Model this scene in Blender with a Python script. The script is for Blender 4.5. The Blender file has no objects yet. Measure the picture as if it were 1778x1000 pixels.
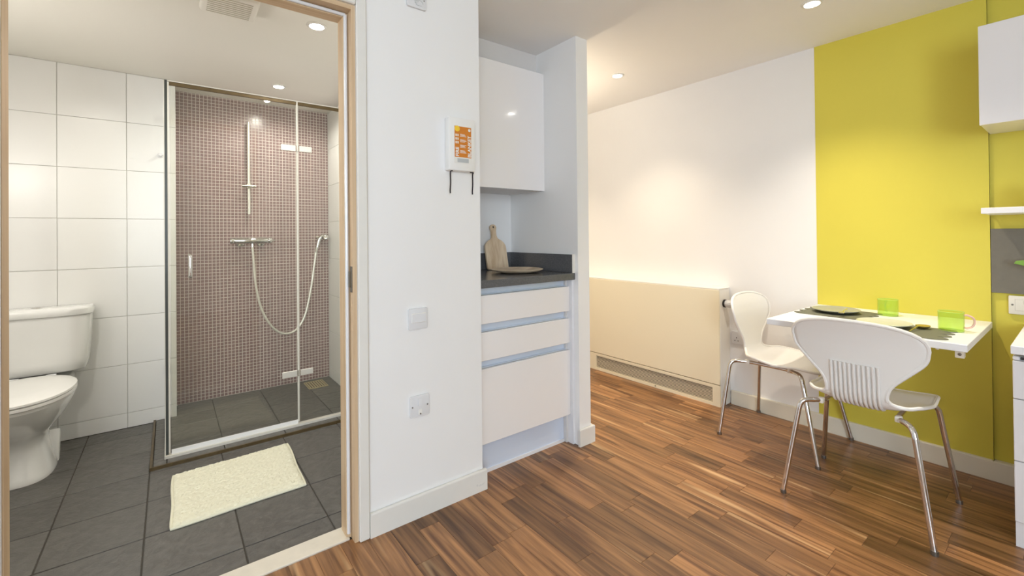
import bpy, bmesh, math, random
from mathutils import Vector, Matrix
random.seed(7)
S = bpy.context.scene
COL = S.collection
PI = math.pi
# ------------------------------------------------------------------ camera
CAMH = 1.17
def cam_axes(yaw, pitch, roll):
    f = Vector((math.sin(yaw)*math.cos(pitch), math.cos(yaw)*math.cos(pitch), math.sin(pitch)))
    r = Vector((math.cos(yaw), -math.sin(yaw), 0)); d = f.cross(r)
    c, s = math.cos(roll), math.sin(roll)
    return c*r+s*d, -s*r+c*d, f
CR, CD, CF = cam_axes(0.655523, 0.0060645, 0.00962295)
cd = bpy.data.cameras.new('camera'); cam = bpy.data.objects.new('camera', cd); COL.objects.link(cam)
cd.sensor_fit = 'HORIZONTAL'; cd.sensor_width = 36; cd.lens = 773.118/1778*36
cd.shift_y = (403.432-500)/1778; cd.clip_start = 0.02
cam.matrix_world = Matrix(((CR.x, -CD.x, -CF.x, 0), (CR.y, -CD.y, -CF.y, 0), (CR.z, -CD.z, -CF.z, CAMH), (0, 0, 0, 1)))
S.camera = cam
def in_view(p, m=40):
    v = Vector(p)-Vector((0, 0, CAMH)); z = v.dot(CF)
    if z < .05: return False
    x = 889+773.118*v.dot(CR)/z; y = 403.43+773.118*v.dot(CD)/z
    return -m < x < 1778+m and -m < y < 1000+m
# ------------------------------------------------------------------ light and exposure
S.view_settings.view_transform = 'Standard'; S.view_settings.look = 'None'
S.view_settings.gamma = 1; S.view_settings.use_curve_mapping = False
S.view_settings.exposure = 0.9
w = bpy.data.worlds.new('sky'); S.world = w; w.use_nodes = True
w.node_tree.nodes['Background'].inputs[0].default_value = (.72, .85, 1, 1)
w.node_tree.nodes['Background'].inputs[1].default_value = 1.0
al = bpy.data.lights.new('window_daylight', 'AREA'); al.shape = 'RECTANGLE'; al.size = 1.7; al.size_y = 1.5
al.energy = 50; al.color = (.78, .89, 1)
ao = bpy.data.objects.new('window_daylight', al); COL.objects.link(ao)
ao.location = (-1.2, -2.36, 1.45); ao.rotation_euler = (PI/2, 0, 0)
WARM = (1, .89, .75); BATHC = (1, .965, .90); WARM2 = (1, .83, .60)
SPOT_E = 43; BATH_E = 11.5
# ------------------------------------------------------------------ materials
MATS = {}
def mat(name, col, rough=.5, metal=0, spec=.5, bump=0, bscale=60, var=0, vscale=3, coat=0, emit=None, es=0, objvar=0):
    if name in MATS: return MATS[name]
    m = bpy.data.materials.new(name); m.use_nodes = True; nt = m.node_tree; b = nt.nodes['Principled BSDF']
    b.inputs['Base Color'].default_value = (*col, 1); b.inputs['Roughness'].default_value = rough
    b.inputs['Metallic'].default_value = metal; b.inputs['Specular IOR Level'].default_value = spec
    b.inputs['Coat Weight'].default_value = coat; b.inputs['Coat Roughness'].default_value = .05
    tc = nt.nodes.new('ShaderNodeTexCoord')
    if emit:
        b.inputs['Emission Color'].default_value = (*emit, 1); b.inputs['Emission Strength'].default_value = es
    if var or objvar:
        n = nt.nodes.new('ShaderNodeTexNoise'); n.inputs['Scale'].default_value = vscale; n.inputs['Detail'].default_value = 5
        nt.links.new(tc.outputs['Object'], n.inputs['Vector'])
        mx = nt.nodes.new('ShaderNodeMixRGB')
        mx.inputs[1].default_value = (*[c*(1-var) for c in col], 1); mx.inputs[2].default_value = (*[min(1, c*(1+var)) for c in col], 1)
        nt.links.new(n.outputs['Fac'], mx.inputs[0]); out = mx.outputs[0]
        if objvar:
            oi = nt.nodes.new('ShaderNodeObjectInfo'); mr = nt.nodes.new('ShaderNodeMapRange')
            mr.inputs[3].default_value = 1-objvar; mr.inputs[4].default_value = 1+objvar
            nt.links.new(oi.outputs['Random'], mr.inputs[0])
            hs = nt.nodes.new('ShaderNodeHueSaturation'); nt.links.new(mr.outputs[0], hs.inputs['Value']); nt.links.new(out, hs.inputs['Color']); out = hs.outputs[0]
        nt.links.new(out, b.inputs['Base Color'])
    if bump:
        n2 = nt.nodes.new('ShaderNodeTexNoise'); n2.inputs['Scale'].default_value = bscale; n2.inputs['Detail'].default_value = 4
        nt.links.new(tc.outputs['Object'], n2.inputs['Vector'])
        bp = nt.nodes.new('ShaderNodeBump'); bp.inputs['Strength'].default_value = bump; bp.inputs['Distance'].default_value = .01
        nt.links.new(n2.outputs['Fac'], bp.inputs['Height']); nt.links.new(bp.outputs[0], b.inputs['Normal'])
    MATS[name] = m; return m
def wood(name, c0, c1, along='Y', sc=30, stretch=.04, rough=.5, streak=None, attr=False, bump=.05):
    m = bpy.data.materials.new(name); m.use_nodes = True; nt = m.node_tree; b = nt.nodes['Principled BSDF']; L = nt.links.new
    b.inputs['Roughness'].default_value = rough
    tc = nt.nodes.new('ShaderNodeTexCoord'); mp = nt.nodes.new('ShaderNodeMapping')
    mp.inputs['Scale'].default_value = {'X': (stretch, 1, 1), 'Y': (1, stretch, 1), 'Z': (1, 1, stretch)}[along]
    L(tc.outputs['Object'], mp.inputs[0]); vec = mp.outputs[0]
    if attr:
        at = nt.nodes.new('ShaderNodeAttribute'); at.attribute_name = 'tone'
        ad = nt.nodes.new('ShaderNodeVectorMath'); ad.operation = 'MULTIPLY_ADD'
        ad.inputs[1].default_value = (7, 13, 29); L(at.outputs['Vector'], ad.inputs[0]); L(vec, ad.inputs[2]); vec = ad.outputs[0]
    n = nt.nodes.new('ShaderNodeTexNoise'); n.inputs['Scale'].default_value = sc; n.inputs['Detail'].default_value = 6; n.inputs['Distortion'].default_value = .6
    L(vec, n.inputs['Vector'])
    r = nt.nodes.new('ShaderNodeValToRGB'); L(n.outputs['Fac'], r.inputs[0])
    e = r.color_ramp.elements; e[0].position = .32; e[0].color = (*c0, 1); e[1].position = .66; e[1].color = (*c1, 1)
    out = r.outputs[0]
    if streak:
        n3 = nt.nodes.new('ShaderNodeTexNoise'); n3.inputs['Scale'].default_value = sc*.55; n3.inputs['Detail'].default_value = 1; n3.inputs['Distortion'].default_value = .3
        L(vec, n3.inputs['Vector']); r3 = nt.nodes.new('ShaderNodeValToRGB'); L(n3.outputs['Fac'], r3.inputs[0])
        r3.color_ramp.elements[0].position = .64; r3.color_ramp.elements[0].color = (0, 0, 0, 1); r3.color_ramp.elements[1].position = .76; r3.color_ramp.elements[1].color = (.8, .8, .8, 1)
        mx = nt.nodes.new('ShaderNodeMixRGB'); L(r3.outputs[0], mx.inputs[0]); L(out, mx.inputs[1]); mx.inputs[2].default_value = (*streak, 1); out = mx.outputs[0]
    if attr:
        mr = nt.nodes.new('ShaderNodeMapRange'); mr.inputs[3].default_value = .62; mr.inputs[4].default_value = 1.34; L(at.outputs['Fac'], mr.inputs[0])
        hs = nt.nodes.new('ShaderNodeHueSaturation'); L(mr.outputs[0], hs.inputs['Value']); L(out, hs.inputs['Color']); out = hs.outputs[0]
    L(out, b.inputs['Base Color'])
    bp = nt.nodes.new('ShaderNodeBump'); bp.inputs['Strength'].default_value = bump; bp.inputs['Distance'].default_value = .004
    L(n.outputs['Fac'], bp.inputs['Height']); L(bp.outputs[0], b.inputs['Normal'])
    MATS[name] = m; return m
def thin_glass(name, tint, refl=1.45, rough=.0, body=0, bodycol=(1, 1, 1)):
    m = bpy.data.materials.new(name); m.use_nodes = True; nt = m.node_tree; L = nt.links.new
    nt.nodes.remove(nt.nodes['Principled BSDF']); o = nt.nodes['Material Output']
    t = nt.nodes.new('ShaderNodeBsdfTransparent'); t.inputs[0].default_value = (*tint, 1)
    g = nt.nodes.new('ShaderNodeBsdfGlossy'); g.inputs['Roughness'].default_value = rough
    lw = nt.nodes.new('ShaderNodeLayerWeight'); lw.inputs[0].default_value = .5
    pw = nt.nodes.new('ShaderNodeMath'); pw.operation = 'POWER'; L(lw.outputs['Facing'], pw.inputs[0]); pw.inputs[1].default_value = 5
    f = nt.nodes.new('ShaderNodeMath'); f.operation = 'MULTIPLY_ADD'; L(pw.outputs[0], f.inputs[0]); f.inputs[1].default_value = .9
    f.inputs[2].default_value = ((refl-1)/(refl+1))**2
    mx = nt.nodes.new('ShaderNodeMixShader'); L(f.outputs[0], mx.inputs[0]); L(t.outputs[0], mx.inputs[1]); L(g.outputs[0], mx.inputs[2]); res = mx.outputs[0]
    if body:
        d = nt.nodes.new('ShaderNodeBsdfDiffuse'); d.inputs[0].default_value = (*bodycol, 1)
        m2 = nt.nodes.new('ShaderNodeMixShader'); m2.inputs[0].default_value = body; L(res, m2.inputs[1]); L(d.outputs[0], m2.inputs[2]); res = m2.outputs[0]
    L(res, o.inputs[0]); MATS[name] = m; return m
M = lambda n: MATS[n]
mat('wall_white', (.88, .87, .855), .6, bump=.015, bscale=180, var=.02)
mat('ceiling_white', (.93, .92, .90), .8, var=.015)
mat('bath_ceiling', (.85, .82, .75), .7)
mat('yellow', (.72, .625, .08), .55, var=.04, vscale=2, bump=.02, bscale=200)
mat('skirting', (.80, .78, .73), .4, var=.04, vscale=12)
mat('skirting_top', (.84, .79, .66), .4)
mat('plaster', (.7, .7, .7), .8)
mat('slab', (.10, .06, .04), .8)
mat('grout_dark', (.075, .066, .053), .9)
mat('grout_white', (.66, .64, .59), .8)
mat('grout_mosaic', (.74, .66, .61), .8)
mat('tile_white', (.87, .865, .85), .26, var=.015, objvar=.02)
mat('tile_slate', (.118, .111, .100), .45, bump=.6, bscale=30, var=.42, vscale=24, objvar=.09)
mat('cream_gloss', (.90, .87, .85), .12, coat=.6)
mat('carcass', (.72, .69, .66), .4)
mat('case_white', (.88, .87, .84), .3)
mat('aluminium', (.70, .77, .88), .3, .15)
mat('plinth_alu', (.72, .79, .92), .32, .1)
mat('worktop', (.115, .115, .12), .2, var=.6, vscale=240)
mat('worktop_white', (.91, .91, .92), .3)
mat('gloss_white', (.84, .83, .84), .15)
mat('ceramic', (.86, .86, .84), .08, coat=.5)
mat('seat_white', (.88, .87, .84), .25)
mat('chair_plastic', (.87, .85, .81), .28)
mat('chrome', (.72, .71, .70), .09, 1)
mat('chrome_soft', (.70, .67, .60), .22, 1)
mat('hose_silver', (.78, .75, .68), .35, .5)
mat('bronze', (.13, .09, .04), .4, .5, var=.4, vscale=30)
mat('dark_edge', (.05, .055, .05), .2)
mat('silicone', (.66, .63, .55), .4, var=.08, vscale=30)
mat('brushed', (.84, .79, .68), .3, .25, bump=.05, bscale=90, var=.08, vscale=20)
mat('steel_dark', (.23, .20, .16), .35, .9)
mat('plastic_white', (.77, .77, .78), .25)
mat('plastic_cream', (.83, .80, .72), .35)
mat('radiator', (.88, .80, .60), .4)
mat('radiator_side', (.88, .85, .78), .45)
mat('black', (.015, .013, .012), .6)
mat('ribbon', (.03, .025, .03), .8)
mat('screw', (.25, .24, .22), .3, .8)
mat('orange', (.66, .22, .025), .5, var=.12, vscale=25)
mat('yellow_dot', (.95, .62, .05), .5)
mat('label_white', (.85, .83, .78), .5)
mat('label_grey', (.50, .52, .52), .6)
mat('outline_grey', (.62, .58, .52), .5)
mat('vent_grey', (.56, .52, .42), .6)
mat('drain_cream', (.55, .47, .28), .4, .3)
mat('mosaic', (.26, .155, .15), .2, var=.25, vscale=30)
mat('mat_pile', (.80, .77, .60), .95, bump=.3, bscale=300)
mat('splash_grey', (.17, .155, .125), .5, bump=.03, bscale=200, var=.1, vscale=40)
mat('green_plastic', (.20, .38, .06), .4)
mat('placemat', (.15, .155, .105), .7, bump=.1, bscale=200)
mat('plate_grey', (.36, .37, .30), .3, var=.06, vscale=8)
mat('plate_sage', (.58, .60, .46), .3)
mat('gold', (.62, .50, .20), .25, .9)
mat('green_rim', (.52, .72, .16), .1, coat=.5)
mat('pink_glass', (.85, .55, .48), .1, coat=.5)
mat('gap_dark', (.06, .05, .045), .8)
mat('lamp_lens', (1, 1, 1), .5, emit=(1, .96, .88), es=30)
mat('opal_glow', (1, 1, 1), .5, emit=BATHC, es=8)
mat('lamp_bezel', (.80, .78, .73), .35)
wood('oak_floor', (.118, .049, .019), (.385, .192, .078), 'Y', 44, .05, .34, (.66, .43, .22), True, .05)
wood('beech', (.60, .42, .25), (.71, .53, .34), 'Z', 45, .03, .45)
wood('beech_head', (.60, .42, .25), (.71, .53, .34), 'X', 45, .03, .45)
wood('bamboo', (.62, .44, .27), (.80, .64, .45), 'Z', 34, .12, .5)
wood('wood_plate', (.55, .41, .27), (.80, .66, .48), 'X', 22, .2, .5)
thin_glass('shower_glass', (.965, .97, .94), 1.42, 0, .02, (.8, .8, .7))
thin_glass('green_glass', (.90, .98, .66), 1.4, .02, .05, (.75, .95, .5))
thin_glass('pane', (.95, .97, .97))
# ------------------------------------------------------------------ builders
def tag(o, label, cat=None, group=None, kind=None):
    o['label'] = label
    if cat: o['category'] = cat
    if group: o['group'] = group
    if kind: o['kind'] = kind
    return o
def thing(name, label, cat, loc=(0, 0, 0), rotz=0, group=None, kind=None):
    o = bpy.data.objects.new(name, None); o.empty_display_size = .05; COL.objects.link(o)
    o.location = loc; o.rotation_euler = (0, 0, rotz); tag(o, label, cat, group, kind); return o
def wloc(p):
    v = Vector((0, 0, 0))
    while p: v += Vector(p.location); p = p.parent
    return v
def obj(name, bm, m, parent=None, local=False, smooth=False, origin=None):
    """links bm as one object; world coordinates unless local; origin moves to the parent's place"""
    if not local:
        base = wloc(parent) if parent else Vector((0, 0, 0))
        org = Vector(origin) if origin is not None else base
        bmesh.ops.translate(bm, verts=bm.verts, vec=-org)
    bmesh.ops.recalc_face_normals(bm, faces=bm.faces)
    me = bpy.data.meshes.new(name); bm.to_mesh(me); bm.free()
    if smooth:
        for p in me.polygons: p.use_smooth = True
        me.set_sharp_from_angle(angle=math.radians(42))
    me.materials.append(M(m) if isinstance(m, str) else m)
    o = bpy.data.objects.new(name, me); COL.objects.link(o)
    if parent: o.parent = parent
    if not local and origin is not None: o.location = org-base
    return o
def abox(bm, x0, x1, y0, y1, z0, z1, bev=0, seg=1):
    vs = [bm.verts.new((x, y, z)) for x in (x0, x1) for y in (y0, y1) for z in (z0, z1)]
    fs = [bm.faces.new([vs[i] for i in q]) for q in ((0, 1, 3, 2), (4, 6, 7, 5), (0, 4, 5, 1), (2, 3, 7, 6), (0, 2, 6, 4), (1, 5, 7, 3))]
    bmesh.ops.recalc_face_normals(bm, faces=fs)
    if bev:
        es = list({e for f in fs for e in f.edges}); bmesh.ops.bevel(bm, geom=es, offset=bev, segments=seg, profile=.5, affect='EDGES')
    return bm
def box(x0, x1, y0, y1, z0, z1, bev=0, seg=1): return abox(bmesh.new(), x0, x1, y0, y1, z0, z1, bev, seg)
def boxes(*bs):
    bm = bmesh.new()
    for b in bs: abox(bm, *b)
    return bm
def catmull(P, n=8):
    P = [Vector(p) for p in P]; Q = [P[0]*2-P[1]]+P+[P[-1]*2-P[-2]]; out = []
    for i in range(1, len(Q)-2):
        a, b, c, d = Q[i-1:i+3]
        for k in range(n):
            t = k/n; out.append(.5*((2*b)+(-a+c)*t+(2*a-5*b+4*c-d)*t*t+(-a+3*b-3*c+d)*t**3))
    out.append(P[-1]); return out
def atube(bm, P, r, seg=10, closed=False, cap=True):
    P = [Vector(p) for p in P]; n = len(P); rings = []; prev = None
    for i, p in enumerate(P):
        t = (P[(i+1) % n]-P[i-1]) if closed else (P[min(i+1, n-1)]-P[max(i-1, 0)])
        t.normalize()
        if prev is None:
            a = Vector((0, 0, 1)) if abs(t.z) < .9 else Vector((1, 0, 0)); u = t.cross(a).normalized()
        else: u = (prev-t*prev.dot(t)).normalized()
        prev = u; v = t.cross(u); rr = r[i] if isinstance(r, (list, tuple)) else r
        rings.append([bm.verts.new(p+(u*math.cos(2*PI*k/seg)+v*math.sin(2*PI*k/seg))*rr) for k in range(seg)])
    for i in range(n if closed else n-1):
        A, B = rings[i], rings[(i+1) % n]
        for k in range(seg): bm.faces.new((A[k], A[(k+1) % seg], B[(k+1) % seg], B[k]))
    if cap and not closed: bm.faces.new(rings[0][::-1]); bm.faces.new(rings[-1])
    return bm
def tube(P, r, seg=10, closed=False): return atube(bmesh.new(), P, r, seg, closed)
def alathe(bm, prof, c=(0, 0, 0), seg=32, axis='Z', sx=1, sy=1):
    c = Vector(c); rings = []
    for r, h in prof:
        ring = []
        for k in range(seg):
            a = 2*PI*k/seg; q = Vector((r*math.cos(a)*sx, r*math.sin(a)*sy, h))
            if axis == 'Y': q = Vector((q.x, q.z, q.y))
            if axis == 'X': q = Vector((q.z, q.x, q.y))
            ring.append(bm.verts.new(c+q))
        rings.append(ring)
    for A, B in zip(rings, rings[1:]):
        for k in range(seg): bm.faces.new((A[k], A[(k+1) % seg], B[(k+1) % seg], B[k]))
    if prof[0][0] > 1e-6: bm.faces.new(rings[0])
    if prof[-1][0] > 1e-6: bm.faces.new(rings[-1])
    return bm
def lathe(prof, c=(0, 0, 0), seg=32, axis='Z', sx=1, sy=1):
    bm = alathe(bmesh.new(), prof, c, seg, axis, sx, sy); bmesh.ops.remove_doubles(bm, verts=bm.verts, dist=1e-5); return bm
def prism(pts, ax, d0, d1, bev=0):
    """pts in the two remaining axes, extruded along ax"""
    bm = bmesh.new(); mk = {'X': lambda p, d: (d, p[0], p[1]), 'Y': lambda p, d: (p[0], d, p[1]), 'Z': lambda p, d: (p[0], p[1], d)}[ax]
    A = [bm.verts.new(mk(p, d0)) for p in pts]; B = [bm.verts.new(mk(p, d1)) for p in pts]; n = len(pts)
    bm.faces.new(A); bm.faces.new(B[::-1])
    for i in range(n): bm.faces.new((A[i], B[i], B[(i+1) % n], A[(i+1) % n]))
    bmesh.ops.recalc_face_normals(bm, faces=bm.faces)
    if bev: bmesh.ops.bevel(bm, geom=[e for e in bm.edges if len(e.link_faces) == 2 and e.calc_face_angle(0) > .9], offset=bev, segments=2, profile=.5, affect='EDGES')
    return bm
def rrect(x0, x1, z0, z1, r, n=5):
    P = []
    for cx, cz, a0 in ((x1-r, z1-r, 0), (x0+r, z1-r, 90), (x0+r, z0+r, 180), (x1-r, z0+r, 270)):
        for k in range(n+1):
            a = math.radians(a0+90*k/n); P.append((cx+r*math.cos(a), cz+r*math.sin(a)))
    return P
def struct(name, bm, m, label, parent=None, cat=None):
    o = obj(name, bm, m, parent); tag(o, label, cat or name.split('_')[0], kind='structure'); return o
def text_bm(s, size, place, depth=.0004):
    cu = bpy.data.curves.new('t', 'FONT'); cu.body = s; cu.size = size; cu.extrude = depth; cu.align_x = 'LEFT'; cu.resolution_u = 2; cu.offset = size*.03
    t = bpy.data.objects.new('t', cu); COL.objects.link(t); dg = bpy.context.evaluated_depsgraph_get(); dg.update()
    me = bpy.data.meshes.new_from_object(t.evaluated_get(dg)); bm = bmesh.new(); bm.from_mesh(me)
    bpy.data.objects.remove(t); bpy.data.meshes.remove(me); bpy.data.curves.remove(cu)
    bmesh.ops.transform(bm, matrix=place, verts=bm.verts); return bm
def join(*bms):
    out = bmesh.new()
    for b in bms:
        me = bpy.data.meshes.new('j'); b.to_mesh(me); b.free(); out.from_mesh(me); bpy.data.meshes.remove(me)
    return out
# ------------------------------------------------------------------ key measures
YA = 1.727; XB = 3.064; ZC = 2.275; ZB = 2.20; YB = 3.645; YM = 3.88; XR = 1.05
# ------------------------------------------------------------------ shell
fl = struct('floor', box(-2.1, XB+.1, -2.4, YA+.01, -.12, -.003), 'slab', 'oak strip laminate floor of the kitchen and dining room', cat='floor')
obj('sub_floor', boxes((1.143, XB+.1, YA+.01, 4.3, -.12, -.003)), 'slab', fl)
def tile_mesh_plank(x0, x1, y0, y1, tone):
    cx, cy = (x0+x1)/2, (y0+y1)/2
    bm = box(x0-cx, x1-cx, y0-cy, y1-cy, -.003, 0, .0005)
    return bm, (cx, cy, 0)
def add_tone(me, vals):
    a = me.attributes.new('tone', 'FLOAT', 'POINT'); a.data.foreach_set('value', vals)
rest = bmesh.new(); rtone = []; G = .0004
x = 1.23-.09*37
while x < XB:
    y = -2.4-random.random()*.5
    while y < 4.3:
        ln = random.choice((.30, .38, .45, .52, .60)); a, b = max(x, -2.1), min(x+.09, XB+.03); c, d = max(y, -2.4), min(y+ln, 4.3); y += ln
        if b-a < .01 or d-c < .01: continue
        if a < 1.143 and d > YA:
            d = min(d, 1.88 if b > 1.143 else YA+.0295 if -.36 < (a+b)/2 < .56 else YA)
            if c >= d-.01: continue
        tone = random.random()
        vis = any(in_view((px, py, 0), 10) for px in (a, b) for py in (c, (c+d)/2, d))
        hid = (a > 1.143 and b < 1.9 and c > 1.86) or (c > 3.0)
        if vis and not hid:
            bm, loc = tile_mesh_plank(a+G, b-G, c+G, d-G, tone)
            o = obj('plank', bm, 'oak_floor', fl, local=True); o.location = loc; add_tone(o.data, [tone]*len(o.data.vertices))
        else:
            n0 = len(rest.verts); abox(rest, a+G, b-G, c+G, d-G, -.003, 0); rtone += [tone]*(len(rest.verts)-n0)
    x += .09
o = obj('more_planks', rest, 'oak_floor', fl); o['kind'] = 'stuff'; add_tone(o.data, rtone)
struct('ceiling', boxes((-2.1, XB+.1, -2.5, YA+.05, ZC, ZC+.1), (1.10, XB+.1, YA+.05, 4.3, ZC, ZC+.1)), 'ceiling_white', 'plain white ceiling with recessed downlights over the room')
struct('ceiling_bathroom', box(-1.1, 1.09, YA+.1, 4.0, ZB, ZB+.1), 'bath_ceiling', 'low cream painted ceiling above the shower and toilet', cat='ceiling')
# walls
struct('wall_partition', boxes((.571, 1.143, YA, YA+.105, 0, ZC), (XR+.012, 1.143, YA+.105, 4.0, 0, ZC), (-.388, .571, YA, YA+.105, 2.062, ZC), (-2.1, -.388, YA, YA+.105, 0, ZC)), 'wall_white', 'white painted wall with the bathroom doorway, switches and fire blanket', cat='wall')
struct('wall_pillar', box(1.795, 1.885, YA+.01, 4.25, 0, ZC), 'wall_white', 'narrow white wall end between kitchen niche and corridor', cat='wall')
struct('wall_niche', box(1.143, 1.795, 2.346, 2.44, 0, ZC), 'wall_white', 'white back wall of the kitchen niche behind the chopping board', cat='wall')
wr = struct('wall_right', boxes((XB+.03, XB+.13, -2.4, .29, 0, ZC), (XB, XB+.13, .29, 4.3, 0, ZC)), 'wall_white', 'long white wall with radiator and yellow painted feature panels', cat='wall')
obj('yellow_panel', box(XB-.004, XB+.03, .290, .998, .07, ZC), 'yellow', wr)
obj('yellow_panel', box(XB+.012, XB+.03, -2.4, .290, .07, ZC), 'yellow', wr)
struct('wall_corridor_end', box(1.885, XB, 4.2, 4.3, 0, ZC), 'wall_white', 'white wall closing the far end of the corridor', cat='wall')
struct('wall_left', box(-2.2, -2.1, -2.5, YA+.1, 0, ZC), 'wall_white', 'plain white wall on the left, outside the picture', cat='wall')
struct('wall_back', boxes((-2.2, -2.07, -2.5, -2.4, 0, ZC), (-.33, XB+.13, -2.5, -2.4, 0, ZC), (-2.07, -.33, -2.5, -2.4, 0, .68), (-2.07, -.33, -2.5, -2.4, 2.2, ZC)), 'wall_white', 'white wall with a wide window, behind the viewer', cat='wall')
wn = struct('window_1', boxes((-2.07, -2.02, -2.47, -2.42, .68, 2.2), (-.38, -.33, -2.47, -2.42, .68, 2.2), (-2.02, -.38, -2.47, -2.42, .68, .73), (-2.02, -.38, -2.47, -2.42, 2.15, 2.2), (-1.22, -1.18, -2.47, -2.42, .73, 2.15)), 'gloss_white', 'white framed window in the wall behind the viewer', cat='window')
obj('pane', box(-2.02, -1.22, -2.45, -2.444, .73, 2.15), 'pane', wn); obj('pane', box(-1.18, -.38, -2.45, -2.444, .73, 2.15), 'pane', wn)
# bathroom shell
wbb = struct('wall_bathroom_back', boxes((-1.1, .028, YB+.006, 4.0, 0, ZB), (.028, XR+.012, YM+.006, 4.0, 0, ZB)), 'grout_white', 'white tiled bathroom wall with the mauve mosaic shower recess', cat='wall')
struct('wall_bathroom_left', box(-1.1, -.98, YA+.105, YB, 0, ZB), 'wall_white', 'bathroom side wall beyond the toilet', cat='wall')
wbr = struct('wall_bathroom_right', box(XR+.006, XR+.012, YA+.105, YM, 0, ZB), 'grout_white', 'white tiled shower wall next to the mosaic', cat='wall')
TC = {}
def tile(name, dims, loc, m, parent, bev=.0015):
    k = (name, tuple(round(d, 4) for d in dims))
    if k not in TC:
        a, b, c = dims; bm = box(-a/2, a/2, -b/2, b/2, -c/2, c/2, bev)
        o = obj(name, bm, m, parent, local=True); TC[k] = o.data
    else:
        o = bpy.data.objects.new(name, TC[k]); COL.objects.link(o); o.parent = parent
    o.location = Vector(loc)-wloc(parent); return o
g = .0022
zl = [0, .092, .392, .692, .993, 1.293, 1.593, 1.893, ZB]
xl = [-.98, -.822, -.516, -.21, .034]
for z0, z1 in zip(zl, zl[1:]):
    for x0, x1 in zip(xl, xl[1:]): tile('tile', (x1-x0-g, .008, z1-z0-g), ((x0+x1)/2, YB+.004, (z0+z1)/2), 'tile_white', wbb)
    for y0, y1 in ((2.98, 3.28), (3.28, 3.58), (3.58, YM-.002), (2.68, 2.98), (2.38, 2.68), (2.08, 2.38)): tile('tile', (.006, y1-y0-g, z1-z0-g), (XR+.003, (y0+y1)/2, (z0+z1)/2), 'tile_white', wbr)
# mosaic: thousands of small tiles joined as one part
bm = bmesh.new(); p = .0232; nx = int((XR-.034)/p); nz = int((ZB-.012)/p)
for i in range(nx+1):
    for j in range(nz+1):
        x0 = .036+i*p; z0 = .014+j*p; x1 = min(x0+p-.0028, XR-.001); z1 = min(z0+p-.0028, ZB-.001)
        if x1-x0 < .004 or z1-z0 < .004: continue
        t = random.uniform(0, .0006); y = YM-t; c = .0007
        a = [bm.verts.new(q) for q in ((x0, YM+.007, z0), (x1, YM+.007, z0), (x1, YM+.007, z1), (x0, YM+.007, z1))]
        b = [bm.verts.new(q) for q in ((x0+c, y, z0+c), (x1-c, y, z0+c), (x1-c, y, z1-c), (x0+c, y, z1-c))]
        bm.faces.new(b)
        for k in range(4): bm.faces.new((a[k], a[(k+1) % 4], b[(k+1) % 4], b[k]))
mo = obj('mosaic_tiles', bm, 'mosaic', wbb); mo['kind'] = 'stuff'; mo['label'] = 'small mauve mosaic tiles with pale grout'
obj('mosaic_grout', box(.0345, XR, YM+.0012, YM+.0059, .0, ZB), 'grout_mosaic', wbb)
# bathroom floor
flb = struct('floor_bathroom', box(-1.0, XR+.01, YA+.03, 3.95, -.12, -.004), 'grout_dark', 'dark slate tiled bathroom floor', cat='floor')
xs = [-.988, -.687, -.385, -.083, .2195, .522, .8245, XR]; ys = [1.845, 1.9635, 2.266, 2.5685, 2.871, 3.1735, 3.476, YB]
def cutrect(x0, x1, y0, y1): return x1-x0 > .012 and y1-y0 > .012
SX, SY = -.079, 2.896
for x0, x1 in zip(xs, xs[1:]):
    for y0, y1 in zip(ys, ys[1:]):
        b1 = min(y1, SY) if x1 > SX+.02 else y1
        if cutrect(x0, x1, y0, b1): tile('tile', (x1-x0-.005, b1-y0-.005, .008), ((x0+x1)/2, (y0+b1)/2, -.004), 'tile_slate', flb)
obj('shower_base', box(SX+.004, XR, SY+.004, YM, -.004, .005), 'grout_dark', flb)
sx = [SX+.006, -.016, .237, .541, .845, XR]; sy = [SY+.008, 3.0, 3.14, 3.445, YB+.0, YM]
for i, (x0, x1) in enumerate(zip(sx, sx[1:])):
    for j, (y0, y1) in enumerate(zip(sy, sy[1:])):
        if i == 0 and j == 4: continue
        if i == 1 and j == 4: x0 = .036
        tile('tile', (x1-x0-.004, y1-y0-.004, .007), ((x0+x1)/2, (y0+y1)/2, .0085), 'tile_slate', flb)
tr = struct('trim_1', boxes((SX-.006, XR, SY-.004, SY+.008, 0, .016), (SX-.006, SX+.005, SY+.008, YB-.002, 0, .016)), 'bronze', 'worn bronze edging strip around the shower floor', cat='trim')
struct('trim_2', box(-.354, .548, YA+.030, YA+.119, -.003, .006, .002), 'brushed', 'brushed metal threshold strip in the bathroom doorway', cat='trim')
# skirting boards
def skirt(name, segs, label):
    o = thing(name, label, 'baseboard', kind='structure')
    for s in segs:
        x0, x1, y0, y1 = s; bm = box(x0, x1, y0, y1, 0, .094, .0)
        top = [e for e in bm.edges if all(v.co.z > .09 for v in e.verts)]
        bmesh.ops.bevel(bm, geom=top, offset=.006, segments=2, profile=.5, affect='EDGES'); obj('board', bm, 'skirting_top' if name.endswith('right') else 'skirting', o)
    return o
skirt('baseboard_partition', [(.612, 1.158, YA-.017, YA)], 'white skirting board with pencil marks under the light switch')
bp_ = bpy.data.objects['baseboard_partition']
strokes = [[(1.098, .037), (1.106, .038)], [(1.102, .038), (1.102, .030)], [(1.113, .034), (1.110, .030), (1.115, .028)], [(1.118, .028), (1.121, .034), (1.124, .029)], [(1.127, .029), (1.130, .034), (1.133, .030), (1.136, .034)], [(1.138, .036), (1.141, .033)]]
bm = bmesh.new()
for s in strokes: atube(bm, [(a, YA-.0172, b) for a, b in s], .0006, 4)
obj('pencil_marks', bm, 'label_grey', bp_)
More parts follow.
